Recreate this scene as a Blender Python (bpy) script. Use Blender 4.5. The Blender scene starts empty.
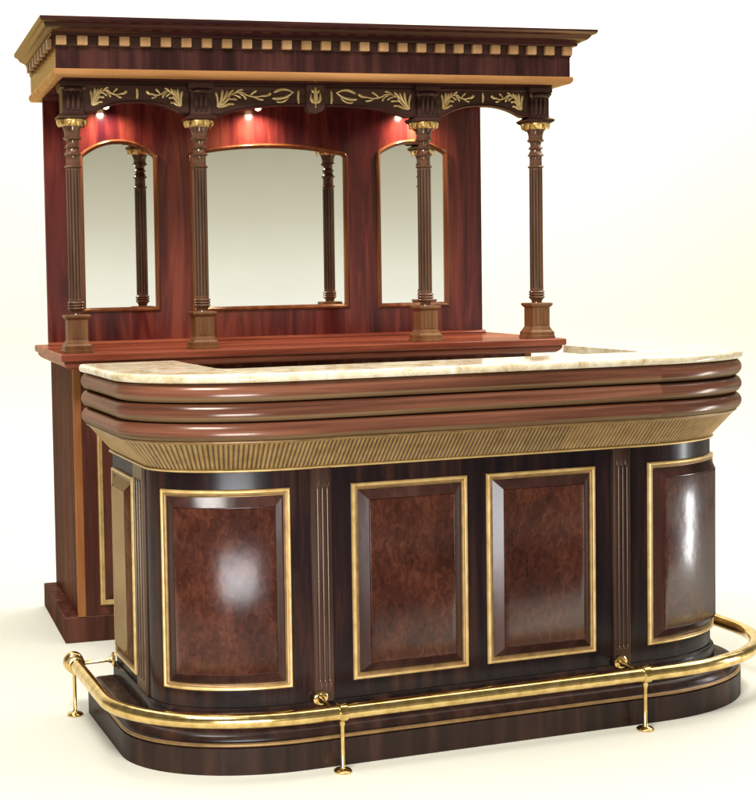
import bpy, bmesh, math, random
from mathutils import Vector, Matrix
random.seed(7)
S = bpy.context.scene
COL = S.collection
PI = math.pi

# ---------------------------------------------------------------- camera
def make_camera():
    loc = Vector((-0.6919, -5.0984, 1.3684))
    yaw, pitch, roll = -0.2410, -0.0481, -0.0194
    cy, sy = math.cos(yaw), math.sin(yaw)
    f = Vector((-sy*math.cos(pitch), cy*math.cos(pitch), math.sin(pitch)))
    r = Vector((cy, sy, 0.0))
    u = r.cross(f)
    r2 = r*math.cos(roll) + u*math.sin(roll)
    u2 = -r*math.sin(roll) + u*math.cos(roll)
    cd = bpy.data.cameras.new('camera')
    cd.sensor_fit = 'AUTO'
    cd.sensor_width = 36.0
    cd.lens = 1378.7*36.0/800.0
    cd.shift_x = 173.65/800.0
    cd.shift_y = -58.63/800.0
    cd.clip_start = 0.05
    cd.clip_end = 200.0
    co = bpy.data.objects.new('camera', cd)
    COL.objects.link(co)
    co.matrix_world = Matrix(((r2.x, u2.x, -f.x, loc.x), (r2.y, u2.y, -f.y, loc.y), (r2.z, u2.z, -f.z, loc.z), (0, 0, 0, 1)))
    S.camera = co
make_camera()

# ---------------------------------------------------------------- world: dim studio, bright low horizon in front
W = bpy.data.worlds.new('World')
S.world = W
W.use_nodes = True
nt = W.node_tree
nt.nodes.clear()
wo = nt.nodes.new('ShaderNodeOutputWorld')
wb = nt.nodes.new('ShaderNodeBackground')
wt = nt.nodes.new('ShaderNodeTexCoord')
wx = nt.nodes.new('ShaderNodeSeparateXYZ')
wm = nt.nodes.new('ShaderNodeMapRange')
wm.inputs['From Min'].default_value = -0.10
wm.inputs['From Max'].default_value = 0.30
wr = nt.nodes.new('ShaderNodeValToRGB')
cr = wr.color_ramp
cr.elements[0].position = 0.0
cr.elements[0].color = (0.98, 0.97, 0.86, 1)
cr.elements[1].position = 1.0
cr.elements[1].color = (0.20, 0.19, 0.17, 1)
for pos, c in ((0.17, (1.0, 0.985, 0.87)), (0.25, (0.90, 0.875, 0.73)), (0.35, (0.66, 0.63, 0.49)), (0.485, (0.43, 0.40, 0.29)), (0.62, (0.28, 0.255, 0.18))):
    e = cr.elements.new(pos)
    e.color = (*c, 1)
nt.links.new(wt.outputs['Generated'], wx.inputs[0])
nt.links.new(wx.outputs['Z'], wm.inputs['Value'])
nt.links.new(wm.outputs['Result'], wr.inputs['Fac'])
nt.links.new(wr.outputs['Color'], wb.inputs['Color'])
wb.inputs['Strength'].default_value = 1.0
nt.links.new(wb.outputs[0], wo.inputs[0])

# ---------------------------------------------------------------- studio lamps
def area(name, loc, target, sx, sy, power, col=(1, 1, 1)):
    ld = bpy.data.lights.new(name, 'AREA')
    ld.shape = 'RECTANGLE'
    ld.size, ld.size_y = sx, sy
    ld.energy = power
    ld.color = col
    o = bpy.data.objects.new(name, ld)
    COL.objects.link(o)
    o.location = loc
    o.rotation_euler = (Vector(target)-Vector(loc)).to_track_quat('-Z', 'Y').to_euler()
    return o
area('overhead_softbox', (2.5, 0.2, 4.6), (2.5, 0.2, 0), 8.0, 5.0, 470, (1, 0.985, 0.95))
area('backdrop_softbox', (4.4, 0.9, 4.6), (4.4, 3.0, 1.2), 9.0, 0.8, 135, (1, 0.985, 0.95))
area('key_softbox', (-1.3, -3.9, 5.0), (0.9, -0.4, 0.9), 1.6, 1.2, 330, (1, 0.97, 0.93))
area('low_strip_left', (0.03, -3.15, 0.28), (0.45, -1.39, 0.45), 0.72, 0.50, 38, (0.95, 0.97, 1.0))
area('low_strip_right', (3.3, -1.85, 0.42), (1.6, -1.3, 0.5), 0.11, 0.74, 12, (0.97, 0.98, 1.0))

# ---------------------------------------------------------------- exposure
S.view_settings.view_transform = 'Standard'
S.view_settings.look = 'None'
S.view_settings.exposure = 0.0
S.view_settings.gamma = 1.0
S.view_settings.use_curve_mapping = False
S.cycles.use_denoising = True
S.cycles.max_bounces = 8
S.cycles.sample_clamp_indirect = 6.0

# ---------------------------------------------------------------- materials
def new_mat(name):
    m = bpy.data.materials.new(name)
    m.use_nodes = True
    return m, m.node_tree, m.node_tree.nodes['Principled BSDF']

def ramp(nt, stops):
    r = nt.nodes.new('ShaderNodeValToRGB')
    e = r.color_ramp.elements
    e[0].position, e[0].color = stops[0][0], (*stops[0][1], 1)
    e[1].position, e[1].color = stops[-1][0], (*stops[-1][1], 1)
    for p, c in stops[1:-1]:
        k = e.new(p)
        k.color = (*c, 1)
    return r

def coords(nt, scale, vary=True, along=False):
    if along:                                   # grain that follows a bent moulding
        t = nt.nodes.new('ShaderNodeAttribute')
        t.attribute_name = 'grain'
        src = t.outputs['Vector']
    else:
        t = nt.nodes.new('ShaderNodeTexCoord')
        src = t.outputs['Object']
    mp = nt.nodes.new('ShaderNodeMapping')
    mp.inputs['Scale'].default_value = scale
    if vary:
        oi = nt.nodes.new('ShaderNodeObjectInfo')
        mu = nt.nodes.new('ShaderNodeMath')
        mu.operation = 'MULTIPLY'
        mu.inputs[1].default_value = 37.0
        nt.links.new(oi.outputs['Random'], mu.inputs[0])
        ad = nt.nodes.new('ShaderNodeVectorMath')
        ad.operation = 'ADD'
        nt.links.new(src, ad.inputs[0])
        nt.links.new(mu.outputs[0], ad.inputs[1])
        nt.links.new(ad.outputs[0], mp.inputs['Vector'])
    else:
        nt.links.new(src, mp.inputs['Vector'])
    return mp

def wood(name, dark, mid, light, scale=(26, 26, 2.2), rough=0.20, gloss=0.6, cap=0.15, tint=(1, 1, 1), figure=0.0, lo=0.37, hi=0.62, ior=1.5, wave=0.10, base_rough=0.5, along=False):
    """stained wood under a hand-rubbed lacquer: tinted gloss over the grain, its strength following Fresnel up to cap"""
    m, nt, b = new_mat(name)
    N, L = nt.nodes.new, nt.links.new
    mp = coords(nt, scale, True, along)
    n1 = N('ShaderNodeTexNoise')
    n1.inputs['Scale'].default_value = 1.0
    n1.inputs['Detail'].default_value = 5.0
    n1.inputs['Roughness'].default_value = 0.55
    n1.inputs['Distortion'].default_value = 0.35 + figure
    L(mp.outputs[0], n1.inputs['Vector'])
    mp2 = coords(nt, tuple(q*0.16 for q in scale), True, along)          # broad tone change along the board
    n2 = N('ShaderNodeTexNoise')
    n2.inputs['Scale'].default_value = 1.0
    n2.inputs['Detail'].default_value = 3.0
    n2.inputs['Distortion'].default_value = 0.8
    L(mp2.outputs[0], n2.inputs['Vector'])
    mx = N('ShaderNodeMath')
    mx.operation = 'MULTIPLY_ADD'
    mx.inputs[1].default_value = 0.55
    m2 = N('ShaderNodeMath')
    m2.operation = 'MULTIPLY'
    m2.inputs[1].default_value = 0.45
    L(n2.outputs['Fac'], m2.inputs[0])
    L(n1.outputs['Fac'], mx.inputs[0])
    L(m2.outputs[0], mx.inputs[2])
    r = ramp(nt, ((lo, dark), (0.5, mid), (hi, light)))
    L(mx.outputs[0], r.inputs['Fac'])
    L(r.outputs['Color'], b.inputs['Base Color'])
    b.inputs['Roughness'].default_value = base_rough
    b.inputs['Specular IOR Level'].default_value = 0.0
    # lacquer: slow waviness plus faint smears
    mp4 = coords(nt, (6, 6, 4), True, along)
    n4 = N('ShaderNodeTexNoise')
    n4.inputs['Scale'].default_value = 1.0
    n4.inputs['Detail'].default_value = 4.0
    L(mp4.outputs[0], n4.inputs['Vector'])
    bc = N('ShaderNodeBump')
    bc.inputs['Strength'].default_value = wave
    bc.inputs['Distance'].default_value = 0.01
    L(n4.outputs['Fac'], bc.inputs['Height'])
    mp3 = coords(nt, tuple(q*1.2 for q in scale), True, along)
    n3 = N('ShaderNodeTexNoise')
    n3.inputs['Scale'].default_value = 1.0
    n3.inputs['Detail'].default_value = 3.0
    L(mp3.outputs[0], n3.inputs['Vector'])
    rr = N('ShaderNodeMapRange')
    rr.inputs['To Min'].default_value = rough*0.82
    rr.inputs['To Max'].default_value = rough*1.25
    L(n3.outputs['Fac'], rr.inputs['Value'])
    g = N('ShaderNodeBsdfGlossy')
    g.inputs['Color'].default_value = (*tint, 1)
    L(rr.outputs[0], g.inputs['Roughness'])
    L(bc.outputs[0], g.inputs['Normal'])
    fr = N('ShaderNodeFresnel')
    fr.inputs['IOR'].default_value = ior
    k = N('ShaderNodeMath')
    k.operation = 'MULTIPLY'
    k.inputs[1].default_value = gloss
    c = N('ShaderNodeMath')
    c.operation = 'MINIMUM'
    c.inputs[1].default_value = cap
    L(fr.outputs[0], k.inputs[0])
    L(k.outputs[0], c.inputs[0])
    ms = N('ShaderNodeMixShader')
    L(c.outputs[0], ms.inputs[0])
    L(b.outputs[0], ms.inputs[1])
    L(g.outputs[0], ms.inputs[2])
    out = [n for n in nt.nodes if n.type == 'OUTPUT_MATERIAL'][0]
    L(ms.outputs[0], out.inputs['Surface'])
    return m

def metal(name, col, rough=0.2, metallic=1.0, noise=0.25, tint=None):
    m, nt, b = new_mat(name)
    mp = coords(nt, (30, 30, 30))
    n = nt.nodes.new('ShaderNodeTexNoise')
    n.inputs['Scale'].default_value = 1.0
    n.inputs['Detail'].default_value = 5.0
    nt.links.new(mp.outputs[0], n.inputs['Vector'])
    t = tint or tuple(c*(1-noise) for c in col)
    r = ramp(nt, ((0.32, t), (0.62, col)))
    nt.links.new(n.outputs['Fac'], r.inputs['Fac'])
    nt.links.new(r.outputs['Color'], b.inputs['Base Color'])
    rr = nt.nodes.new('ShaderNodeMapRange')
    rr.inputs['To Min'].default_value = rough*0.7
    rr.inputs['To Max'].default_value = rough*1.4
    nt.links.new(n.outputs['Fac'], rr.inputs['Value'])
    nt.links.new(rr.outputs[0], b.inputs['Roughness'])
    b.inputs['Metallic'].default_value = metallic
    return m

M = {}
V = (26, 26, 2.2)      # grain running up
HX = (2.2, 26, 26)     # grain running along the bar
AMBER = (0.92, 0.61, 0.25)
M['ebony'] = wood('dark_stained_mahogany', (0.0070, 0.0042, 0.0050), (0.0155, 0.0080, 0.0078), (0.043, 0.018, 0.012), V, 0.22, 0.45, 0.085)
M['base'] = wood('dark_base_mahogany', (0.010, 0.0050, 0.004), (0.023, 0.011, 0.008), (0.055, 0.024, 0.014), V, 0.24, 0.40, 0.10, lo=0.32, hi=0.68)
M['bevel'] = wood('mahogany_bevel', (0.024, 0.010, 0.008), (0.037, 0.0155, 0.011), (0.058, 0.025, 0.018), V, 0.19, 0.45, 0.13)
M['burl'] = wood('mahogany_burl_field', (0.015, 0.0045, 0.0030), (0.045, 0.0125, 0.0072), (0.096, 0.030, 0.0155), (52, 52, 34), 0.215, 0.42, 0.080, (1, 1, 1), 0.8, lo=0.31, hi=0.70, wave=0.28)
M['side_burl'] = wood('amber_lacquered_side_panel', (0.030, 0.010, 0.006), (0.060, 0.022, 0.012), (0.105, 0.042, 0.022), (24, 24, 9), 0.16, 0.9, 0.31, (0.90, 0.70, 0.42), 1.2)
M['pilaster'] = wood('brown_mahogany_pilaster', (0.030, 0.014, 0.010), (0.050, 0.025, 0.018), (0.085, 0.045, 0.032), V, 0.20, 0.75, 0.18, (0.95, 0.82, 0.62))
M['roll'] = wood('red_brown_mahogany_roll', (0.055, 0.019, 0.010), (0.138, 0.048, 0.026), (0.240, 0.093, 0.052), (1.5, 45, 45), 0.21, 0.9, 0.13, (1.0, 0.90, 0.80), wave=0.08, along=True)
M['cove'] = wood('olive_glazed_band', (0.075, 0.039, 0.018), (0.128, 0.070, 0.032), (0.185, 0.108, 0.052), (1.5, 45, 45), 0.26, 0.6, 0.09, (1.0, 0.88, 0.66), wave=0.08, along=True)  # olive colour stands in for the bright floor mirrored in the rolls
M['panelred'] = wood('red_mahogany_panel', (0.030, 0.0042, 0.0065), (0.105, 0.0160, 0.0140), (0.220, 0.047, 0.028), (15, 15, 1.4), 0.16, 0.9, 0.12, (1, 0.85, 0.80), 0.9)
M['cabinet'] = wood('brown_red_mahogany_cabinet', (0.036, 0.0105, 0.008), (0.074, 0.0225, 0.015), (0.125, 0.044, 0.027), V, 0.26, 0.5, 0.045, (1.0, 0.75, 0.58))
M['counter'] = wood('mahogany_counter', (0.11, 0.022, 0.012), (0.20, 0.047, 0.024), (0.30, 0.085, 0.043), HX, 0.16, 1.0, 0.24, (1.0, 0.72, 0.58), wave=0.05)
M['cornice'] = wood('purple_brown_mahogany_cornice', (0.019, 0.007, 0.009), (0.040, 0.013, 0.0155), (0.075, 0.027, 0.025), HX, 0.20, 0.9, 0.27, AMBER, wave=0.04)
M['frieze'] = wood('dark_mahogany_frieze', (0.012, 0.0045, 0.007), (0.030, 0.0095, 0.0125), (0.068, 0.023, 0.021), V, 0.20, 0.95, 0.33, AMBER, wave=0.04)
M['valance'] = wood('dark_walnut_valance', (0.022, 0.011, 0.011), (0.044, 0.021, 0.019), (0.072, 0.036, 0.030), HX, 0.20, 0.8, 0.12, AMBER)
M['column'] = wood('red_walnut_column', (0.058, 0.025, 0.014), (0.105, 0.047, 0.026), (0.165, 0.082, 0.048), (22, 22, 3), 0.17, 1.0, 0.16, (1.0, 0.88, 0.74), wave=0.03)
M['column_glaze'] = wood('dark_glaze_on_column', (0.020, 0.010, 0.006), (0.036, 0.018, 0.010), (0.055, 0.030, 0.017), (22, 22, 3), 0.24, 0.8, 0.12, wave=0.03)  # shade inside the column flutes, put into the colour
M['pedestal'] = wood('golden_walnut_pedestal', (0.105, 0.040, 0.015), (0.165, 0.068, 0.026), (0.235, 0.108, 0.045), V, 0.20, 0.9, 0.14, (1.0, 0.84, 0.66))
M['tan'] = wood('tan_maple_moulding', (0.31, 0.140, 0.048), (0.41, 0.200, 0.074), (0.50, 0.26, 0.105), HX, 0.26, 0.6, 0.16, AMBER, wave=0.03)
M['dentil'] = wood('pale_tan_dentil', (0.33, 0.175, 0.072), (0.42, 0.235, 0.100), (0.50, 0.29, 0.135), V, 0.30, 0.5, 0.12, wave=0.03)
M['frame'] = wood('mirror_frame_mahogany', (0.095, 0.028, 0.011), (0.16, 0.052, 0.020), (0.24, 0.090, 0.038), V, 0.18, 1.0, 0.20, (1.0, 0.8, 0.6), wave=0.03)
M['orange'] = wood('orange_mahogany_edge', (0.15, 0.048, 0.016), (0.23, 0.080, 0.027), (0.32, 0.125, 0.046), V, 0.20, 0.9, 0.16, AMBER, wave=0.03)
M['gold'] = metal('gold_paint', (0.70, 0.49, 0.20), 0.34, 0.40, tint=(0.54, 0.34, 0.115))
M['oldgold'] = metal('antique_gold_paint', (0.30, 0.175, 0.062), 0.38, 0.35, tint=(0.19, 0.105, 0.036))
M['flute'] = metal('antique_gold_flutes', (0.36, 0.22, 0.076), 0.40, 0.30, tint=(0.26, 0.150, 0.048))
M['glaze'] = metal('dark_glaze_in_flutes', (0.105, 0.062, 0.023), 0.5, 0.1, tint=(0.066, 0.038, 0.014))  # groove shade of the frieze, put into the colour
M['brass'] = metal('polished_brass', (0.82, 0.60, 0.25), 0.15, 1.0, tint=(0.55, 0.36, 0.12))
M['leaf'] = metal('gilded_leaf', (0.74, 0.50, 0.17), 0.30, 0.75, tint=(0.42, 0.25, 0.07))
M['carving'] = metal('gilded_carving', (0.80, 0.59, 0.27), 0.32, 0.45, tint=(0.50, 0.32, 0.11))

def granite():
    m, nt, b = new_mat('ivory_granite')
    mp = coords(nt, (1, 1, 1), False)
    n1 = nt.nodes.new('ShaderNodeTexNoise')
    n1.inputs['Scale'].default_value = 9.0
    n1.inputs['Detail'].default_value = 8.0
    n1.inputs['Roughness'].default_value = 0.7
    n1.inputs['Distortion'].default_value = 1.2
    v = nt.nodes.new('ShaderNodeTexVoronoi')
    v.inputs['Scale'].default_value = 170.0
    for t in (n1, v):
        nt.links.new(mp.outputs[0], t.inputs['Vector'])
    r1 = ramp(nt, ((0.32, (0.34, 0.21, 0.09)), (0.43, (0.58, 0.45, 0.27)), (0.53, (0.70, 0.60, 0.41)), (0.66, (0.80, 0.74, 0.58))))
    nt.links.new(n1.outputs['Fac'], r1.inputs['Fac'])
    r2 = ramp(nt, ((0.06, (0.50, 0.38, 0.26)), (0.30, (1, 1, 1))))
    nt.links.new(v.outputs['Distance'], r2.inputs['Fac'])
    mx = nt.nodes.new('ShaderNodeMix')
    mx.data_type = 'RGBA'
    mx.blend_type = 'MULTIPLY'
    mx.inputs[0].default_value = 0.75
    nt.links.new(r1.outputs['Color'], mx.inputs[6])
    nt.links.new(r2.outputs['Color'], mx.inputs[7])
    nt.links.new(mx.outputs[2], b.inputs['Base Color'])
    b.inputs['Roughness'].default_value = 0.12
    return m
M['granite'] = granite()

def mirror_mat():
    m, nt, b = new_mat('silvered_mirror')
    mp = coords(nt, (3, 3, 3), False)
    n = nt.nodes.new('ShaderNodeTexNoise')
    n.inputs['Scale'].default_value = 1.0
    nt.links.new(mp.outputs[0], n.inputs['Vector'])
    r = ramp(nt, ((0.3, (0.90, 0.90, 0.87)), (0.7, (0.93, 0.93, 0.90))))
    nt.links.new(n.outputs['Fac'], r.inputs['Fac'])
    nt.links.new(r.outputs['Color'], b.inputs['Base Color'])
    b.inputs['Metallic'].default_value = 1.0
    b.inputs['Roughness'].default_value = 0.015
    return m
M['mirror'] = mirror_mat()

def paper(name, c1, c2, scale=1.5):
    m, nt, b = new_mat(name)
    mp = coords(nt, (1, 1, 1), False)
    n = nt.nodes.new('ShaderNodeTexNoise')
    n.inputs['Scale'].default_value = scale
    n.inputs['Detail'].default_value = 3.0
    nt.links.new(mp.outputs[0], n.inputs['Vector'])
    r = ramp(nt, ((0.3, c1), (0.7, c2)))
    nt.links.new(n.outputs['Fac'], r.inputs['Fac'])
    nt.links.new(r.outputs['Color'], b.inputs['Base Color'])
    b.inputs['Roughness'].default_value = 0.9
    b.inputs['Specular IOR Level'].default_value = 0.1
    return m
M['paper'] = paper('cream_paper', (0.655, 0.642, 0.548), (0.665, 0.652, 0.558))
M['studio'] = paper('dark_studio_floor', (0.05, 0.048, 0.045), (0.07, 0.066, 0.06), 6.0)

def glow(name, col, strength):
    m, nt, b = new_mat(name)
    b.inputs['Base Color'].default_value = (*col, 1)
    b.inputs['Emission Color'].default_value = (*col, 1)
    b.inputs['Emission Strength'].default_value = strength
    return m
M['lamp'] = glow('warm_lamp', (1.0, 0.74, 0.40), 9.0)

# ---------------------------------------------------------------- mesh helpers
def finish(name, verts, faces, mat, parent=None, smooth=35.0, grain=None):
    me = bpy.data.meshes.new(name)
    me.from_pydata([tuple(v) for v in verts], [], faces)
    if grain:
        at = me.attributes.new('grain', 'FLOAT_VECTOR', 'POINT')
        at.data.foreach_set('vector', [c for g in grain for c in g])
    bm = bmesh.new()
    bm.from_mesh(me)
    bmesh.ops.remove_doubles(bm, verts=bm.verts, dist=1e-6)
    bmesh.ops.recalc_face_normals(bm, faces=bm.faces)
    bm.to_mesh(me)
    bm.free()
    if smooth:
        me.polygons.foreach_set('use_smooth', [True]*len(me.polygons))
        me.set_sharp_from_angle(angle=math.radians(smooth))
    me.materials.append(mat)
    o = bpy.data.objects.new(name, me)
    COL.objects.link(o)
    if parent is not None:
        o.parent = parent
    return o

class MB:
    """collects shapes for ONE mesh"""
    def __init__(s):
        s.v, s.f = [], []
    def add(s, verts, faces):
        n = len(s.v)
        s.v += [tuple(v) for v in verts]
        s.f += [tuple(i+n for i in f) for f in faces]
    def box(s, x0, x1, y0, y1, z0, z1, b=0.0):
        """box with chamfered vertical and horizontal edges"""
        if b <= 0:
            vs = [(x, y, z) for z in (z0, z1) for y in (y0, y1) for x in (x0, x1)]
            s.add(vs, [(0, 2, 3, 1), (4, 5, 7, 6), (0, 1, 5, 4), (2, 6, 7, 3), (0, 4, 6, 2), (1, 3, 7, 5)])
            return
        s.rings([[(x0+i, y0+i, z), (x1-i, y0+i, z), (x1-i, y1-i, z), (x0+i, y1-i, z)] for i, z in ((b, z0), (0, z0+b), (0, z1-b), (b, z1))])
    def rings(s, rings, cap=True, closed=True):
        n = len(rings[0])
        vs = [p for r in rings for p in r]
        fs = []
        for k in range(len(rings)-1):
            for i in range(n if closed else n-1):
                j = (i+1) % n
                fs.append((k*n+i, k*n+j, (k+1)*n+j, (k+1)*n+i))
        if cap:
            fs.append(tuple(range(n))[::-1])
            fs.append(tuple((len(rings)-1)*n+i for i in range(n)))
        s.add(vs, fs)
    def lathe(s, prof, cx, cy, n=28):
        s.rings([[(cx+r*math.cos(2*PI*i/n), cy+r*math.sin(2*PI*i/n), z) for i in range(n)] for r, z in prof])
    def square(s, prof, cx, cy):
        s.rings([[(cx-r, cy-r, z), (cx+r, cy-r, z), (cx+r, cy+r, z), (cx-r, cy+r, z)] for r, z in prof])
    def tube(s, pts, rad, n=10, flat=None):
        """round tube through pts; rad is a number or one per point; flat squashes it along y"""
        P = [Vector(p) for p in pts]
        rr = rad if isinstance(rad, (list, tuple)) else [rad]*len(P)
        rings = []
        ref = Vector((0, 0, 1))
        prev = None
        for i, p in enumerate(P):
            t = (P[min(i+1, len(P)-1)]-P[max(i-1, 0)]).normalized()
            if prev is None:
                a = ref if abs(t.dot(ref)) < 0.9 else Vector((0, 1, 0))
                u = t.cross(a).normalized()
            else:
                u = (prev - t*prev.dot(t)).normalized()
            prev = u
            w = t.cross(u)
            ring = []
            for k in range(n):
                d = u*math.cos(2*PI*k/n)*rr[i] + w*math.sin(2*PI*k/n)*rr[i]
                if flat:
                    d.y *= flat
                ring.append(p+d)
            rings.append(ring)
        s.rings(rings)
    def build(s, name, mat, parent=None, smooth=35.0, grain=None):
        return finish(name, s.v, s.f, mat, parent, smooth, grain)

def thing(name, label, cat, loc=(0, 0, 0), rz=0.0):
    o = bpy.data.objects.new(name, None)
    o.empty_display_size = 0.2
    COL.objects.link(o)
    o.location = loc
    o.rotation_euler = (0, 0, rz)
    o['label'] = label
    o['category'] = cat
    return o

# ---------------------------------------------------------------- setting: cream paper sweep on a dark studio floor
def setting():
    prof = [(-2.20, 0.0)]
    for i in range(13):
        a = PI/2*i/12
        prof.append((2.4+1.0*math.sin(a), 1.0-1.0*math.cos(a)))
    prof.append((3.4, 5.2))
    m = MB()
    m.rings([[(x, y, z) for x in (-4.0, 11.0)] for y, z in prof], cap=False, closed=False)
    o = m.build('backdrop', M['paper'], None, 60)
    o['kind'] = 'structure'
    m = MB()
    m.box(-12, 13, -14, 12, -0.10, -0.004)
    o = m.build('floor', M['studio'], None, 0)
    o['kind'] = 'structure'
setting()

# ================================================================ FRONT BAR
FB = thing('front_bar', 'dark mahogany bar counter with rounded ends, ivory granite top and brass foot rail', 'bar counter', (1.0267, -1.3993, 0), 0.0688)
UC, RU, RV, VEND = 0.5695, 0.3710, 0.2079, 0.6086
H = UC+RU
def arc_table(n=400):
    t = [(0.0, 0.0)]
    L = 0.0
    for i in range(n):
        a = PI/2*(i+0.5)/n
        L += math.hypot(RU*math.cos(a), RV*math.sin(a))*PI/2/n
        t.append((L, PI/2*(i+1)/n))
    return t
ARC = arc_table()
LARC = ARC[-1][0]
SEND = UC+LARC+(VEND-RV)         # outline length from the front centre to the rear end
def theta_at(d):
    lo, hi = 0, len(ARC)-1
    while hi-lo > 1:
        m = (lo+hi)//2
        if ARC[m][0] <= d: lo = m
        else: hi = m
    a, b = ARC[lo], ARC[hi]
    return a[1]+(b[1]-a[1])*(d-a[0])/(b[0]-a[0])
def s_of_theta(th):
    k = th/(PI/2)*(len(ARC)-1)
    i = min(int(k), len(ARC)-2)
    return UC+ARC[i][0]+(ARC[i+1][0]-ARC[i][0])*(k-i)
def on(s, o, z):
    """point at outline length s from the front centre (right +), o outward, height z"""
    sg = 1 if s >= 0 else -1
    d = abs(s)
    if d <= UC:
        return (s, -o, z)
    if d <= UC+LARC:
        th = theta_at(d-UC)
        nx, ny = math.sin(th)/RU, -math.cos(th)/RV
        l = math.hypot(nx, ny)
        return (sg*(UC+RU*math.sin(th)+o*nx/l), RV-RV*math.cos(th)+o*ny/l, z)
    return (sg*(H+o), RV+(d-UC-LARC), z)
def stations(step_flat=0.25, n_arc=26, send=None):
    e = send or SEND
    half = [UC*i/3 for i in range(4)]+[UC+0.002]+[s_of_theta(PI/2*i/n_arc) for i in range(1, n_arc+1)]+[UC+LARC+(e-UC-LARC)*i/2 for i in (1, 2)]
    return [-s for s in half[:0:-1]]+half
def sweep(name, prof, mat, parent, smooth=35.0, send=None, closed=True):
    """closed profile [(offset, z)] swept round the whole outline, ends capped"""
    m = MB()
    st = stations(send=send)
    rings = [[on(s, o, z) for o, z in prof] for s in st]
    m.rings(rings, cap=closed, closed=closed)
    return m.build(name, mat, parent, smooth, [(s, o, z+(0.06 if s > UC+0.001 else 0.0)) for s in st for o, z in prof])   # end pieces cut from another board

def arc_prof(c0, z0, r_o, r_z, a0, a1, n):
    return [(c0+r_o*math.cos(math.radians(a0+(a1-a0)*i/n)), z0+r_z*math.sin(math.radians(a0+(a1-a0)*i/n))) for i in range(n+1)]

# body shell, low plinth step
body = sweep('carcass', [(-0.06, 0.150), (0.0, 0.150), (0.0, 0.832), (-0.06, 0.832)], M['ebony'], FB)
sweep('plinth_step', [(-0.07, 0.112), (0.012, 0.112), (0.012, 0.142), (0.010, 0.150), (0.004, 0.154), (0.004, 0.158), (-0.05, 0.158)], M['ebony'], FB)
base = sweep('base', [(-0.10, 0.0), (0.0921, 0.0), (0.0921, 0.074), (0.086, 0.076), (0.086, 0.088), (0.080, 0.090), (0.078, 0.098),
                      (0.072, 0.106), (0.064, 0.111), (0.058, 0.1125), (-0.10, 0.1125)], M['base'], FB, 30, SEND+0.012)
sweep('gold_line', [(0.084, 0.0765)]+arc_prof(0.086, 0.082, 0.0065, 0.0053, -90, 90, 6)+[(0.084, 0.0875)], M['oldgold'], base, 40, SEND+0.012)

# raised panels: nested rectangles wrapped round the outline
def relief(name, s0, s1, z0, z1, rings, mat, parent, n=None, cap=True, smooth=35.0):
    n = n or max(2, int((s1-s0)/0.016))
    m = MB()
    loops = []
    for i, o in rings:
        a, b, c, d = s0+i, s1-i, z0+i, z1-i
        ss = [a+(b-a)*k/n for k in range(n+1)]
        loops.append([on(s, o, c) for s in ss]+[on(s, o, d) for s in ss[::-1]])
    m.rings(loops, cap=False)
    if cap:
        i, o = rings[-1]
        a, b, c, d = s0+i, s1-i, z0+i, z1-i
        ss = [a+(b-a)*k/n for k in range(n+1)]
        m.rings([[on(s, o, z) for s in ss] for z in (c, d)], cap=False, closed=False)
    return m.build(name, mat, parent, smooth)

def raised_panel(s0, s1, z0, z1, field='burl'):
    p = relief('raised_panel', s0, s1, z0, z1, [(0.0460, 0.0195), (0.0470, 0.0175), (0.0485, 0.0175), (0.0495, 0.0195), (0.0505, 0.0200)], M[field], FB)
    g = relief('gold_frame', s0, s1, z0, z1, [(0, -0.002), (0, 0.005), (0.0015, 0.0085), (0.004, 0.0105), (0.007, 0.0100), (0.0085, 0.0075), (0.0095, 0.0070)], M['gold'], p, cap=False)
    relief('inner_moulding', s0, s1, z0, z1, [(0.0095, 0.0070), (0.011, 0.0085), (0.0135, 0.0080), (0.016, 0.0055), (0.0175, 0.0030), (0.019, 0.0030)], M['oldgold'], p, cap=False)
    relief('bevel', s0, s1, z0, z1, [(0.019, 0.0030), (0.0460, 0.0195)], M['bevel' if field == 'burl' else field], p, cap=False, smooth=25)
    return p
PZ0, PZ1 = 0.2079, 0.7711
A0, A1, PP, PW, Q0 = 0.0323, 0.3978, 0.4901, 0.0289, 0.5850
STH = s_of_theta(1.2172)
raised_panel(-A1, -A0, PZ0, PZ1)
raised_panel(A0, A1, PZ0, PZ1)
raised_panel(-STH, -Q0, PZ0, PZ1)
raised_panel(Q0, STH, PZ0, PZ1)
SV = lambda v: UC+LARC+(v-RV)
raised_panel(-SV(0.592), -SV(0.348), 0.185, PZ1+0.005, 'side_burl')
raised_panel(SV(0.348), SV(0.592), 0.185, PZ1+0.005, 'side_burl')

def pilaster(sc, w, z0, z1, fz0, fz1, thick=0.010, nfl=3):
    pitch = w/(nfl+0.9)
    fr = pitch*0.36
    prof = [(-w/2, 0.0), (-w/2, thick-0.0015), (-w/2+0.0015, thick)]
    for k in range(nfl):
        c = (k-(nfl-1)/2)*pitch
        for a in range(0, 181, 20):
            prof.append((c-fr*math.cos(math.radians(a)), -fr*0.9*math.sin(math.radians(a))))
    prof += [(w/2-0.0015, thick), (w/2, thick-0.0015), (w/2, 0.0)]
    def row(z, f):
        out = []
        for i, (ds, o) in enumerate(prof):
            off = o if (i < 3 or i >= len(prof)-3) else thick+o*f
            out.append(on(sc+ds, off, z))
        return out
    m = MB()
    zs = [(z0, 0), (fz0-0.008, 0), (fz0-0.004, 0.6), (fz0, 0.9), (fz0+0.004, 1), (fz1-0.004, 1), (fz1, 0.9), (fz1+0.004, 0.6), (fz1+0.008, 0), (z1, 0)]
    m.rings([row(z, f) for z, f in zs], cap=True)
    return m.build('pilaster', M['pilaster'], FB, 40)
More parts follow.
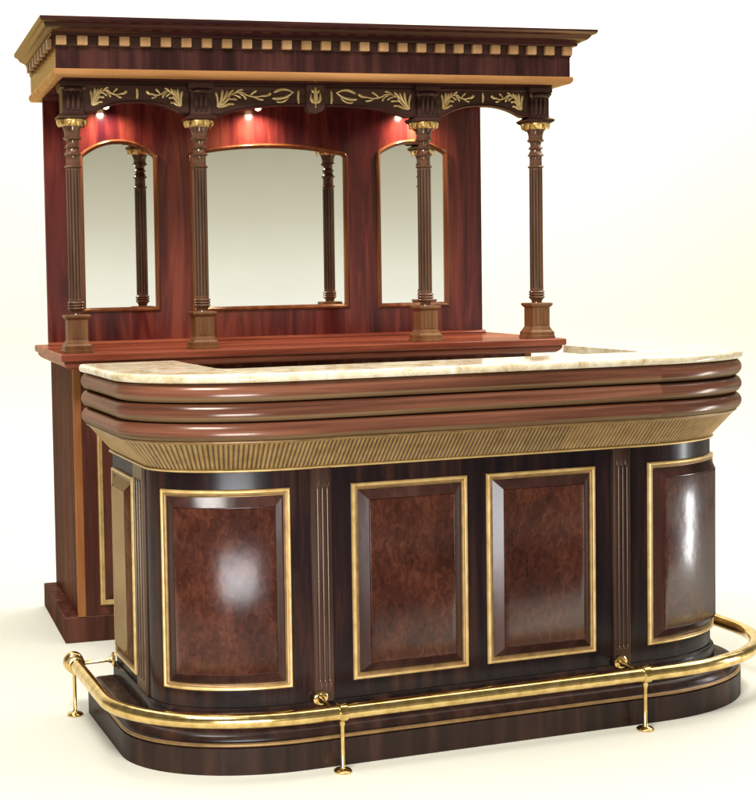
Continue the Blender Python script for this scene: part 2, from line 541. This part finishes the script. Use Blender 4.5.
pilaster(-PP, PW*2, 0.1585, 0.8225, 0.215, 0.765)
pilaster(PP, PW*2, 0.1585, 0.8225, 0.215, 0.765)
pilaster(-SV(0.281), 0.105, 0.1585, 0.8225, 0.200, 0.775, 0.008)
pilaster(SV(0.281), 0.105, 0.1585, 0.8225, 0.200, 0.775, 0.008)

# fluted gold frieze leaning out under the rolls
def fluted_frieze():
    z0, z1, o0, o1 = 0.8295, 0.909, 0.006, 0.076
    pitch = 0.0125
    m = MB()
    n_half = int(SEND/(pitch/8))
    levels = [(0.0, 0.0), (0.03, 1), (0.5, 1), (0.90, 1), (0.945, 0.7), (0.975, 0.0), (1.0, 0.0)]
    rows = [[] for _ in levels]
    for i in range(-n_half, n_half+1):
        s = i*SEND/n_half
        ph = s/pitch*2*PI
        g = (1-abs(math.cos(ph/2)))          # narrow beads between rounded flutes
        for r, (t, amp) in zip(rows, levels):
            z = z0+(z1-z0)*t
            o = o0+(o1-o0)*t - 0.0060*amp*g
            x, y, zz = on(s, o, z)
            r.append((x, y, zz))
    back = [[on(i*SEND/n_half, -0.02, z) for i in range(-n_half, n_half+1)] for z in (z1, z0)]
    rows = rows+back
    cols = list(zip(*rows))
    m.rings([list(c) for c in cols], cap=True)
    o = m.build('fluted_frieze', M['flute'], FB, 50)
    o.data.materials.append(M['glaze'])  # painted shade for the hollow of each flute
    n = len(rows)
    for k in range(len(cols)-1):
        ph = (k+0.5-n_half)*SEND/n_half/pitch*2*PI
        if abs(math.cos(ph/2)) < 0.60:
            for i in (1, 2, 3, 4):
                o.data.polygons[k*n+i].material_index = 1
    return o
fr = fluted_frieze()
sweep('gold_bead', [(-0.02, 0.8205)]+arc_prof(0.004, 0.825, 0.0075, 0.0045, -90, 90, 6)+[(-0.02, 0.8295)], M['gold'], fr, 50)
sweep('dentil_strip', [(-0.02, 0.909), (0.078, 0.909), (0.081, 0.911), (0.081, 0.915), (-0.02, 0.915)], M['oldgold'], fr, 40)

# three half-round rolls, the floor's reflection painted olive on their lower part
def rolls():
    top, per, oc, ow = 1.0745, 0.0535, 0.0730, 0.0955
    for k in range(3):
        zt = top-k*per
        hz = (per-0.0026)/2
        zc = zt-0.0018-hz
        split = -24
        up = arc_prof(oc, zc, ow-oc, hz, 90, split, 14)
        r = sweep('half_round_roll', [(0.0, up[0][1])]+up+[(0.0, up[-1][1])], M['roll'], FB, 50)
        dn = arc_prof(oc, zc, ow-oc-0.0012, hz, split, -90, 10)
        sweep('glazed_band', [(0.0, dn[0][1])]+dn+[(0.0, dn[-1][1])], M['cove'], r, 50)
rolls()

# granite slab, U-shaped, bullnosed outer edge
def countertop():
    st = stations()
    vin, a_l, a_r = 0.142, -0.735, 0.68
    vend = on(SEND, 0, 0)[1]
    inner = [(a_r, vend), (a_r, vin+0.04), (a_r-0.012, vin+0.012), (a_r-0.04, vin), (a_l+0.04, vin), (a_l+0.012, vin+0.012), (a_l, vin+0.04), (a_l, vend)]
    prof = [(0.086, 1.0750), (0.095, 1.0765), (0.0995, 1.0815), (0.1005, 1.0875), (0.0995, 1.0935), (0.096, 1.0975), (0.090, 1.0998), (0.084, 1.1000)]
    rings = [[on(s, o, z) for s in st]+[(x, y, z) for x, y in inner] for o, z in prof]
    m = MB()
    m.rings(rings, cap=True)
    return m.build('countertop', M['granite'], FB, 40)
countertop()

# brass foot rail
def foot_rail():
    OF, ZR, RR = 0.137, 0.166, 0.0208
    e = SEND+0.020
    half = [UC*i/4 for i in range(5)]+[s_of_theta(PI/2*i/30) for i in range(1, 31)]+[UC+LARC+(e-UC-LARC)*i/3 for i in (1, 2, 3)]
    ss = [-s for s in half[:0:-1]]+half
    m = MB()
    m.tube([on(s, OF, ZR) for s in ss], RR, 24)
    rail = m.build('foot_rail', M['brass'], FB, 50)
    for s in (-e, e):                               # turned end knobs
        p = Vector(on(s, OF, ZR))
        m = MB()
        pr = [(-0.050, 0.0235), (-0.048, 0.0285), (-0.040, 0.030), (-0.034, 0.0285), (-0.031, 0.0250), (-0.024, 0.0245), (-0.021, 0.0290), (-0.012, 0.0325),
              (0.000, 0.0325), (0.008, 0.0290), (0.012, 0.0250), (0.018, 0.0200), (0.022, 0.0100), (0.0235, 0.001)]
        n = 28
        m.rings([[(p.x+r*math.cos(2*PI*i/n), p.y+d, p.z+r*math.sin(2*PI*i/n)) for i in range(n)] for d, r in pr])
        m.build('end_cap', M['brass'], rail, 40)
    def post(s, top=True):
        m = MB()
        x, y, z = on(s, OF, ZR)
        m.lathe([(0.0255, 0.0005), (0.0255, 0.004), (0.022, 0.0075), (0.012, 0.0105), (0.0078, 0.013), (0.0060, 0.016), (0.0060, ZR-0.040), (0.0085, ZR-0.034), (0.0085, ZR-0.018)], x, y, 22)
        a, b = Vector(on(s-0.013, OF, ZR)), Vector(on(s+0.013, OF, ZR))
        t = (b-a).normalized()
        m.tube([a, a+t*0.003, a+t*0.013, b-t*0.003, b], [RR+0.0012, RR+0.0045, RR+0.0052, RR+0.0045, RR+0.0012], 26)
        m.build('support_post', M['brass'], rail, 40)
    def rosette(s, o_face):
        """screwed wall flange with a rod to the rail"""
        m = MB()
        z = ZR+0.002
        a, b = Vector(on(s, o_face, z)), Vector(on(s, OF, ZR))
        t = (b-a).normalized()
        m.tube([a, a+t*0.005, a+t*0.007, a+t*0.0085, a+t*0.0087], [0.0225, 0.0225, 0.0195, 0.0150, 0.0110], 26)
        m.tube([a+t*0.0085, a+t*0.014, a+t*0.020, b], [0.0110, 0.0100, 0.0062, 0.0062], 14)
        u = Vector((-t.y, t.x, 0))
        for k in range(3):
            an = 2*PI*k/3+PI/2
            c = a+t*0.0068+u*math.cos(an)*0.0155+Vector((0, 0, 1))*math.sin(an)*0.0155
            m.tube([c, c+t*0.0022, c+t*0.0030], [0.0032, 0.0028, 0.0010], 10)
        m.build('wall_flange', M['brass'], rail, 40)
    for s in (-0.494, 0.477, -(e-0.016), e-0.016):
        post(s)
    for s in (-PP-0.016, PP-0.012):
        rosette(s, 0.0125)
    for s in (-(SEND-0.012), SEND-0.012):
        rosette(s, 0.0125)
foot_rail()

# ================================================================ BACK BAR
XC = 0.9821
BB = thing('back_bar', 'tall red mahogany back bar with three arched mirrors, turned columns and a dentil cornice', 'back bar', (XC, 0, 0))
YB = 0.605                       # rear plane
PY = 0.4774                      # face of the mirror panel
CYC = -0.0871                    # column axis
ZC = 1.0931                      # counter height
CA, CB = 0.923, 0.448

def bar_box(name, x0, x1, y0, y1, z0, z1, mat, parent, b=0.002):
    m = MB()
    m.box(x0, x1, y0, y1, z0, z1, b)
    return m.build(name, mat, parent, 20)

cab = bar_box('cabinet', -0.9310, 0.9310, -0.012, YB-0.003, 0.0965, 1.035, M['cabinet'], BB, 0.001)
bar_box('plinth', -XC+0.0, XC, -0.018, YB+0.002, 0.0, 0.097, M['cabinet'], BB, 0.003)
for sx in (-1, 1):
    m = MB()
    x = sx*0.9170
    m.rings([[(x+dx, -0.0165+dy, z) for dx, dy in ((-0.0155, -0.001), (-0.012, -0.005), (0.012, -0.005), (0.0155, -0.001), (0.0155, 0.012), (-0.0155, 0.012))] for z in (0.0975, 1.034)])
    m.build('corner_post', M['orange'], BB, 30)

def flat_panel(x0, x1, z0, z1, y):
    def rel(name, rings, mat, parent, cap):
        m = MB()
        m.rings([[(x0+i, y-o, z0+i), (x1-i, y-o, z0+i), (x1-i, y-o, z1-i), (x0+i, y-o, z1-i)] for i, o in rings], cap=False)
        if cap:
            i, o = rings[-1]
            m.add([(x0+i, y-o, z0+i), (x1-i, y-o, z0+i), (x1-i, y-o, z1-i), (x0+i, y-o, z1-i)], [(0, 1, 2, 3)])
        return m.build(name, mat, parent, 25)
    p = rel('door_panel', [(0.019, 0.003), (0.050, 0.018), (0.052, 0.018)], M['cabinet'], BB, True)
    rel('gold_frame', [(0, -0.002), (0, 0.005), (0.0015, 0.0085), (0.0045, 0.0105), (0.008, 0.0100), (0.010, 0.0065), (0.016, 0.0050), (0.019, 0.003)], M['gold'], p, False)
for k in range(4):
    xa = -0.846+k*0.4275
    flat_panel(xa, xa+0.410, 0.135, 0.975, -0.012)

ctr = bar_box('counter', -0.9960, 0.9960, -0.190, YB, ZC-0.027, ZC, M['counter'], BB, 0.004)
m = MB()
m.rings([[(-0.955-e, -0.150-e, z), (0.955+e, -0.150-e, z), (0.955+e, YB-0.004, z), (-0.955-e, YB-0.004, z)] for e, z in
         ((0.0, ZC-0.056), (0.010, ZC-0.055), (0.018, ZC-0.050), (0.026, ZC-0.042), (0.029, ZC-0.036), (0.029, ZC-0.0275))])
m.build('under_moulding', M['counter'], ctr, 25)
m = MB()
m.box(-0.945, 0.945, -0.130, YB-0.006, 1.0355, ZC-0.0565, 0)
m.build('shadow_board', M['cornice'], ctr, 20)
# small ledge at the foot of the panel
m = MB()
m.rings([[(x, y, z) for y, z in ((PY-0.002, ZC+0.0005), (PY-0.034, ZC+0.0005), (PY-0.034, ZC+0.006), (PY-0.028, ZC+0.011), (PY-0.020, ZC+0.014), (PY-0.002, ZC+0.014))] for x in (-0.955, 0.955)])
m.build('panel_ledge', M['counter'], BB, 30)

# ---- mirror panel with arched openings
def arch_pts(xc, hw, zb, zs, za, inset=0.0, n=16, sh=0.022):
    """closed outline of an opening: flat bottom, segmental arched top with small shoulders"""
    a, b, s_, t_ = xc-hw+inset, xc+hw-inset, zs, za-inset
    pts = [(a, zb+inset), (b, zb+inset), (b, s_-inset*0.3)]
    for i in range(n+1):
        t = 1-2*i/n
        x = xc+(hw-inset-sh*0.35)*t
        z = s_+sh*0.55-inset*0.6+(t_-(s_+sh*0.55-inset*0.6))*(1-abs(t)**2.1)
        pts.append((x, z))
    pts.append((a, s_-inset*0.3))
    return pts
MIR = [(-0.6515, 0.163, 1.226, 1.858, 1.926), (-0.009, 0.345, 1.218, 1.862, 1.911), (0.632, 0.163, 1.215, 1.872, 1.931)]
FW = 0.017
def mirror_panel():
    m = MB()
    x0, x1, zb, zt = -0.9535, 0.9535, ZC+0.0005, 2.0765
    # board built in vertical strips round each opening
    yb = PY+0.030
    def strip(xa, xb, lo, hi):
        n = len(lo)
        vs = []
        for (x, a), (_, b) in zip(lo, hi):
            vs += [(x, PY, a), (x, PY, b), (x, yb, a), (x, yb, b)]
        fs = []
        for i in range(n-1):
            p, q = 4*i, 4*(i+1)
            fs += [(p, q, q+1, p+1), (p+2, p+3, q+3, q+2), (p, p+2, q+2, q), (p+1, q+1, q+3, p+3)]
        m.add(vs, fs)
    xs = x0
    for xc, hw, b_, s_, a_ in MIR:
        o = arch_pts(xc, hw, b_, s_, a_)
        L, R = xc-hw, xc+hw
        m.add([(xs, PY, zb), (L, PY, zb), (L, PY, zt), (xs, PY, zt), (xs, yb, zb), (L, yb, zb), (L, yb, zt), (xs, yb, zt)],
              [(0, 1, 2, 3), (7, 6, 5, 4), (0, 3, 7, 4), (1, 5, 6, 2), (0, 4, 5, 1), (3, 2, 6, 7)])
        strip(L, R, [(L, zb), (R, zb)], [(L, b_), (R, b_)])
        top = [(R, s_)]+[p for p in o[3:-1]]+[(L, s_)]
        top = sorted(top)
        strip(L, R, top, [(x, zt) for x, _ in top])
        xs = R
    m.add([(xs, PY, zb), (x1, PY, zb), (x1, PY, zt), (xs, PY, zt), (xs, yb, zb), (x1, yb, zb), (x1, yb, zt), (xs, yb, zt)],
          [(0, 1, 2, 3), (7, 6, 5, 4), (0, 3, 7, 4), (1, 5, 6, 2), (0, 4, 5, 1), (3, 2, 6, 7)])
    return m.build('mirror_panel', M['panelred'], BB, 0)
mirror_panel()
for xc, hw, b_, s_, a_ in MIR:
    mm = MB()
    o = arch_pts(xc, hw, b_, s_, a_, 0.010)
    mm.rings([[(x, y, z) for x, z in o] for y in (PY+0.004, PY+0.010)])
    glass = mm.build('mirror', M['mirror'], BB, 0)
    fm = MB()
    rings = []
    for ins, y in ((-0.002, PY+0.012), (-0.002, PY-0.006), (0.001, PY-0.011), (0.006, PY-0.013), (0.011, PY-0.010), (0.014, PY-0.004), (0.017, PY-0.002), (0.017, PY+0.0035)):
        rings.append([(x, y, z) for x, z in arch_pts(xc, hw, b_, s_, a_, ins)])
    fm.rings(rings, cap=False)
    fm.build('mirror_frame', M['frame'], glass, 40)

# ---- turned columns
Z0 = ZC+0.0004
NFL, NSEG = 12, 8
def fluted_rings(z0, z1, r, amp):
    n = NFL*NSEG
    rows = []
    for z, a in ((z0, 0), (z0+0.006, 0), (z0+0.012, amp), (z1-0.012, amp), (z1-0.006, 0), (z1, 0)):
        row = []
        for i in range(n):
            c = math.cos(NFL*2*PI*i/n)
            rr = r-a*math.sqrt(max(0.0, 0.35+0.65*c)) if c > -0.53 else r
            row.append((rr*math.cos(2*PI*i/n), rr*math.sin(2*PI*i/n), z))
        rows.append(row)
    return rows
def make_column(x):
    y = CYC
    m = MB()
    m.rings([[(x+a, y+b, z) for a, b, z in r] for r in fluted_rings(1.285, 1.765, 0.0262, 0.0034)])
    nf = len(m.f)
    m.lathe([(0.021, 1.232), (0.0195, 1.236), (0.0215, 1.243), (0.0265, 1.249), (0.029, 1.251), (0.0320, 1.255), (0.029, 1.2595), (0.0265, 1.261), (0.0320, 1.265), (0.029, 1.2695),
             (0.0265, 1.271), (0.0320, 1.275), (0.029, 1.2795), (0.026, 1.281), (0.0255, 1.2845)], x, y, 32)
    m.lathe([(0.0255, 1.7655), (0.0300, 1.767), (0.0320, 1.770), (0.0300, 1.773), (0.0250, 1.775), (0.0240, 1.782), (0.0240, 1.808), (0.0260, 1.811), (0.0315, 1.813), (0.0315, 1.816),
             (0.0280, 1.819), (0.0210, 1.834), (0.0210, 1.837), (0.0270, 1.840), (0.0285, 1.843), (0.0235, 1.847), (0.0198, 1.856), (0.0225, 1.865), (0.0300, 1.869), (0.0330, 1.872),
             (0.0330, 1.876), (0.0280, 1.878), (0.0275, 1.890), (0.0310, 1.905), (0.036, 1.918), (0.040, 1.930), (0.044, 1.938)], x, y, 32)
    c = m.build('column', M['column'], BB, 35)
    c.data.materials.append(M['column_glaze'])       # shade painted into the flutes as a darker colour
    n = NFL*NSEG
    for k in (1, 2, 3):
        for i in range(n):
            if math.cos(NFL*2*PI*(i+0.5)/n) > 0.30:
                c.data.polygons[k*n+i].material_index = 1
    m = MB()
    m.square([(0.052, Z0), (0.052, Z0+0.009), (0.0495, Z0+0.011), (0.0495, Z0+0.024), (0.046, Z0+0.027), (0.042, Z0+0.034), (0.0385, Z0+0.042), (0.0365, Z0+0.045),
              (0.0365, Z0+0.121), (0.039, Z0+0.123), (0.044, Z0+0.128), (0.0455, Z0+0.131), (0.0455, Z0+0.137), (0.044, Z0+0.139)], x, y)
    for sy in (-1,):                                    # sunk flutes shown as slim reeds on the front face
        for k in (-1, 0, 1):
            m.box(x+k*0.016-0.0045, x+k*0.016+0.0045, y-0.0365-0.0025, y-0.0362, Z0+0.052, Z0+0.114, 0.001)
    m.build('pedestal', M['pedestal'], c, 25)
    # gold leaf collar: gilt bell with eight lobed leaves turning over its rim
    m = MB()
    m.lathe([(0.0375, 1.9165), (0.041, 1.921), (0.0445, 1.929), (0.0475, 1.936), (0.0480, 1.940), (0.0460, 1.942), (0.0430, 1.942)], x, y, 32)
    nl = 8
    for k in range(nl):
        a0 = 2*PI*k/nl+PI/8
        big = 1.0 if k % 2 == 0 else 0.85
        rows = []
        for (r, z, w) in ((0.048, 1.936, 0.013), (0.053, 1.9405, 0.0165), (0.0575, 1.9385, 0.0165), (0.0590, 1.932, 0.014), (0.0580, 1.925, 0.0105), (0.0555, 1.9185, 0.0070), (0.0530, 1.9135, 0.0020)):
            row = []
            r2 = 0.045+(r-0.048)*big
            zz = 1.936+(z-1.936)*big
            for q in (-1, -0.5, 0, 0.5, 1):
                rr = r2+0.0035*(1-q*q)
                row.append((x+rr*math.cos(a0)-w*q*math.sin(a0), y+rr*math.sin(a0)+w*q*math.cos(a0), zz))
            back = [(p[0]-0.004*math.cos(a0), p[1]-0.004*math.sin(a0), p[2]-0.001) for p in row[::-1]]
            rows.append(row+back)
        m.rings(rows)
    m.build('gold_leaf_collar', M['leaf'], c, 50)
    # abacus and fluted block up to the cornice
    m = MB()
    m.square([(0.044, 1.938), (0.053, 1.944), (0.055, 1.949), (0.055, 1.953), (0.047, 1.957), (0.040, 1.962), (0.0385, 1.966), (0.0385, 2.036), (0.041, 2.040), (0.0455, 2.047),
              (0.047, 2.052), (0.044, 2.055), (0.0485, 2.057), (0.0485, 2.0762)], x, y)
    m.build('abacus_block', M['valance'], c, 25)
    # tongue-shaped carved bracket with reeds on the block face
    m = MB()
    for k in (-1, 0, 1):
        xx = x+k*0.0185
        m.tube([(xx, y-0.040, 1.974), (xx, y-0.042, 1.990), (xx, y-0.0425, 2.025), (xx, y-0.041, 2.034)], [0.0040, 0.0068, 0.0068, 0.0050], 10)
    m.tube([(x-0.034, y-0.044, 2.044), (x-0.014, y-0.050, 2.046), (x+0.014, y-0.050, 2.046), (x+0.034, y-0.044, 2.044)], [0.006, 0.009, 0.009, 0.006], 12)
    m.build('block_carving', M['valance'], c, 45)
for x in (-CA, -CB, CB, CA):
    make_column(x)

# ---- arched valances with gilded scrolls
YV0, YV1 = CYC-0.022, CYC+0.006
def valance(xa, xb, zs, zm, flat, power, key=None):
    m = MB()
    n = 40
    xc, hw = (xa+xb)/2, (xb-xa)/2
    def low(x):
        t = abs(x-xc)/hw
        f = 1-flat
        if t > f:
            return zs
        return zm-(zm-zs)*(t/f)**power
    xs = [xa+(xb-xa)*i/n for i in range(n+1)]
    m.rings([[(x, YV0, low(x)), (x, YV0, 2.0762), (x, YV1, 2.0762), (x, YV1, low(x))] for x in xs])
    v = m.build('arch_valance', M['valance'], BB, 40)
    m = MB()                                            # raised rim along the arch
    m.tube([(x, YV0-0.001, low(x)+0.004) for x in xs], 0.0042, 8)
    m.tube([(x, YV0-0.001, 2.066) for x in xs[::4]], 0.0035, 8)
    m.build('arch_rim', M['cornice'], v, 50)
    return v, low

def bez(p0, p1, p2, n=12):
    return [((1-t)**2*p0[0]+2*(1-t)*t*p1[0]+t*t*p2[0], (1-t)**2*p0[1]+2*(1-t)*t*p1[1]+t*t*p2[1]) for t in (i/n for i in range(n+1))]
def scroll(parent, x0, z0, sx, L, hgt, kind):
    """gilded acanthus scroll; x0,z0 its heel, growing towards sx, length L"""
    m = MB()
    def stroke(a, b, c, r0, r1, r2):
        pts = bez(a, b, c)
        n = len(pts)-1
        rad = []
        for i in range(n+1):
            t = i/n
            e = max(0.0, (t-0.78)/0.22)
            rad.append(max(0.0007, ((1-t)**2*r0+2*t*(1-t)*r1+t*t*r2)*0.86*math.sqrt(max(0.0, 1-e*e))))
        m.tube([(x0+sx*L*px, YV0-0.0025, z0+hgt*pz) for px, pz in pts], rad, 8, 0.6)
    w = 0.0068
    if kind == 'spray':        # a fan of plump leaves at the heel, a stem of curling leaves running out to a bud
        stroke((0.00, 0.00), (0.03, 0.45), (-0.03, 0.86), 0.0030, 0.0050, 0.0062)
        stroke((0.01, 0.00), (0.09, 0.40), (0.10, 0.98), 0.0030, 0.0050, 0.0068)
        stroke((0.03, 0.05), (0.14, 0.20), (0.23, 0.62), 0.0028, 0.0048, 0.0066)
        stroke((0.02, -0.02), (0.13, 0.02), (0.23, 0.22), 0.0030, 0.0055, 0.0068)
        stroke((0.10, 0.30), (0.18, 0.70), (0.30, 0.98), 0.0020, 0.0042, 0.0056)
        stroke((0.15, 0.40), (0.28, 0.50), (0.36, 0.42), 0.0020, 0.0042, 0.0060)
        stroke((0.19, 0.58), (0.36, 1.00), (0.52, 0.74), 0.0030, 0.0036, 0.0034)
        stroke((0.40, 0.76), (0.50, 0.70), (0.52, 0.42), 0.0020, 0.0042, 0.0062)
        stroke((0.50, 0.74), (0.68, 0.46), (0.86, 0.72), 0.0034, 0.0036, 0.0040)
        stroke((0.58, 0.62), (0.62, 0.80), (0.72, 0.96), 0.0020, 0.0040, 0.0058)
        stroke((0.80, 0.66), (0.92, 0.62), (0.97, 0.86), 0.0036, 0.0060, 0.0076)
        stroke((0.05, 0.12), (0.14, 0.55), (0.19, 0.94), 0.0020, 0.0042, 0.0058)
        stroke((0.08, 0.08), (0.22, 0.22), (0.31, 0.16), 0.0018, 0.0040, 0.0056)
        stroke((0.26, 0.70), (0.36, 0.70), (0.43, 0.50), 0.0018, 0.0038, 0.0054)
        stroke((0.30, 0.78), (0.40, 1.02), (0.47, 0.98), 0.0018, 0.0036, 0.0050)
        stroke((0.66, 0.60), (0.74, 0.42), (0.84, 0.44), 0.0018, 0.0036, 0.0052)
    elif kind == 'stem':       # two nested crescent leaves
        stroke((1.00, 0.80), (0.60, 0.15), (0.00, 0.30), 0.002, w, w)
        stroke((1.00, 0.72), (0.55, 1.25), (0.08, 0.70), 0.002, w, w)
        stroke((0.80, 0.40), (0.55, -0.10), (0.20, 0.05), 0.001, w*0.8, w*0.8)
    elif kind == 'bar':        # upright leaf bar
        stroke((0.0, 0.0), (0.10, 0.5), (0.0, 1.0), 0.0045, 0.0065, 0.0045)
    return m.build('gilded_scroll', M['carving'], parent, 60)
G = 0.046
def side_valance(xa, xb):
    v, low = valance(xa, xb, 1.962, 2.003, 0.16, 2.4)
    xc = (xa+xb)/2
    scroll(v, xa+0.030, 1.993, 1, 0.135, 0.064, 'spray')
    scroll(v, xb-0.030, 1.993, -1, 0.135, 0.064, 'spray')
    scroll(v, xc, 2.017, 1, 0.05, 0.040, 'bar')
side_valance(-CA+G-0.006, -CB-G+0.006)
side_valance(CB+G-0.006, CA-G+0.006)
v, low = valance(-CB+G-0.006, CB-G+0.006, 1.958, 1.998, 0.10, 3.0)
for sx in (-1, 1):
    scroll(v, sx*(CB-G-0.020), 1.990, -sx, 0.215, 0.066, 'spray')
    scroll(v, sx*0.165, 2.012, -sx, 0.080, 0.050, 'stem') if False else scroll(v, sx*0.170, 2.010, -sx, 0.085, 0.050, 'stem')
    scroll(v, sx*0.064, 2.006, sx, 0.05, 0.050, 'bar')
m = MB()
m.rings([[(x, y, z) for x, z in ((-0.036, 2.0758), (-0.036, 1.990), (-0.028, 1.978), (-0.012, 1.972), (0.0, 1.969), (0.012, 1.972), (0.028, 1.978), (0.036, 1.990), (0.036, 2.0758))] for y in (YV1+0.001, YV0-0.008)])
key = m.build('keystone', M['valance'], BB, 30)
m = MB()
yk = YV0-0.010
def kst(pts, r):
    m.tube([(a, yk, b) for a, b in pts], r, 8, 0.7)
for sx in (-1, 1):
    kst(bez((0.0, 2.008), (sx*0.022, 2.010), (sx*0.018, 2.046)), [0.0066*math.sin(PI*(0.12+0.85*i/12)) for i in range(13)])
    kst(bez((sx*0.004, 2.044), (sx*0.014, 2.052), (sx*0.016, 2.060)), [0.0046*math.sin(PI*(0.12+0.85*i/12)) for i in range(13)])
kst([(0, 2.004), (0, 2.020), (0, 2.044), (0, 2.060), (0, 2.068)], [0.005, 0.0085, 0.0085, 0.006, 0.001])
kst([(0, 1.990), (0, 1.993), (0, 1.996)], [0.001, 0.0035, 0.001])
kst([(0, 1.998), (0, 2.001), (0, 2.004)], [0.001, 0.0030, 0.001])
m.build('gilded_tulip', M['carving'], key, 60)

# ---- cornice
YF, YK = -0.2297, 0.4951+0.02
FX = 0.9966
def u_sweep(name, prof, mat, parent, smooth=30.0, side=1.0):
    """closed profile [(outward, z)] carried round left, front and right of the cornice with mitred corners"""
    m = MB()
    rings = []
    for corner in ('bl', 'fl', 'fr', 'br'):
        ring = []
        for o, z in prof:
            x = FX+(o*side if o > 0 else o)
            yf = YF-o
            ring.append({'bl': (-x, YK, z), 'fl': (-x, yf, z), 'fr': (x, yf, z), 'br': (x, YK, z)}[corner])
        rings.append(ring)
    m.rings(rings)
    return m.build(name, mat, parent, smooth)
cor = u_sweep('cornice', [(-0.03, 2.1055), (0.0, 2.1055), (0.0, 2.1790), (0.004, 2.1800), (0.004, 2.1835), (-0.03, 2.1835)], M['frieze'], BB)
u_sweep('tan_moulding', [(-0.03, 2.0775), (-0.002, 2.0775), (0.003, 2.0800), (0.007, 2.0850), (0.0095, 2.0910), (0.0095, 2.0990), (0.007, 2.1035), (0.004, 2.1050), (-0.03, 2.1050)], M['tan'], cor)
u_sweep('dentil_backing', [(-0.03, 2.1840), (0.004, 2.1840), (0.004, 2.2175), (-0.03, 2.2175)], M['valance'], cor)
crown = [(-0.03, 2.2180), (0.026, 2.2180), (0.028, 2.2200), (0.028, 2.2260), (0.034, 2.2275), (0.040, 2.2310), (0.050, 2.2335), (0.062, 2.2370), (0.071, 2.2430), (0.076, 2.2490),
         (0.080, 2.2520), (0.088, 2.2530), (0.096, 2.2560), (0.1000, 2.2620), (0.1000, 2.2700), (-0.03, 2.2700)]
u_sweep('crown_moulding', crown, M['cornice'], cor, 32, 0.64)
m = MB()
m.box(-FX+0.028, FX-0.028, YF+0.028, YK-0.002, 2.0772, 2.0860, 0)
m.build('ceiling_board', M['cornice'], cor, 0)
m = MB()
m.box(-FX+0.028, FX-0.028, YF+0.028, YK-0.002, 2.2580, 2.2690, 0)
m.build('top_board', M['cornice'], cor, 0)
N = 27
m = MB()
m.box(-0.018, 0.018, YF-0.021, YF-0.0045, 2.1845, 2.2172, 0.0012)
d0 = m.build('dentil', M['dentil'], BB, 20)
for i in range(N):
    d = d0 if i == 0 else d0.copy()
    if i:
        COL.objects.link(d)
        d.parent = BB
    d.location = (-0.978+i*(1.956/(N-1)), 0, 0)
m = MB()
m.box(-0.021, -0.0045, -0.018, 0.018, 2.1845, 2.2172, 0.0012)
e0 = m.build('dentil', M['dentil'], BB, 20)
k = 0
for sx in (-1, 1):
    for i in range(8):
        d = e0 if k == 0 else e0.copy()
        if k:
            COL.objects.link(d)
            d.parent = BB
        d.location = (-FX, YF+0.075+i*0.0850, 0) if sx < 0 else (FX+0.0255, YF+0.075+i*0.0850, 0)
        k += 1

# ---- warm downlights hanging under the canopy, close to the mirror panel
for x in (-0.71, -0.075, 0.60):
    yl = 0.405
    m = MB()
    m.lathe([(0.016, 2.0770), (0.020, 2.0755), (0.020, 2.0600), (0.017, 2.0560), (0.0145, 2.0560), (0.0145, 2.0580)], x, yl, 24)
    f = m.build('downlight', M['brass'], BB, 40)
    m = MB()
    m.lathe([(0.0140, 2.0578), (0.0135, 2.0500), (0.0100, 2.0430), (0.002, 2.0400)], x, yl, 20)
    m.build('lamp_lens', M['lamp'], f, 60)
    ld = bpy.data.lights.new('downlight_spot', 'SPOT')
    ld.energy = 13
    ld.color = (1.0, 0.78, 0.62)
    ld.spot_size = math.radians(160)
    ld.spot_blend = 1.0
    ld.shadow_soft_size = 0.012
    lo = bpy.data.objects.new('downlight_spot', ld)
    COL.objects.link(lo)
    lo.location = (XC+x, yl, 2.036)
    lo.rotation_euler = (math.radians(12), 0, 0)
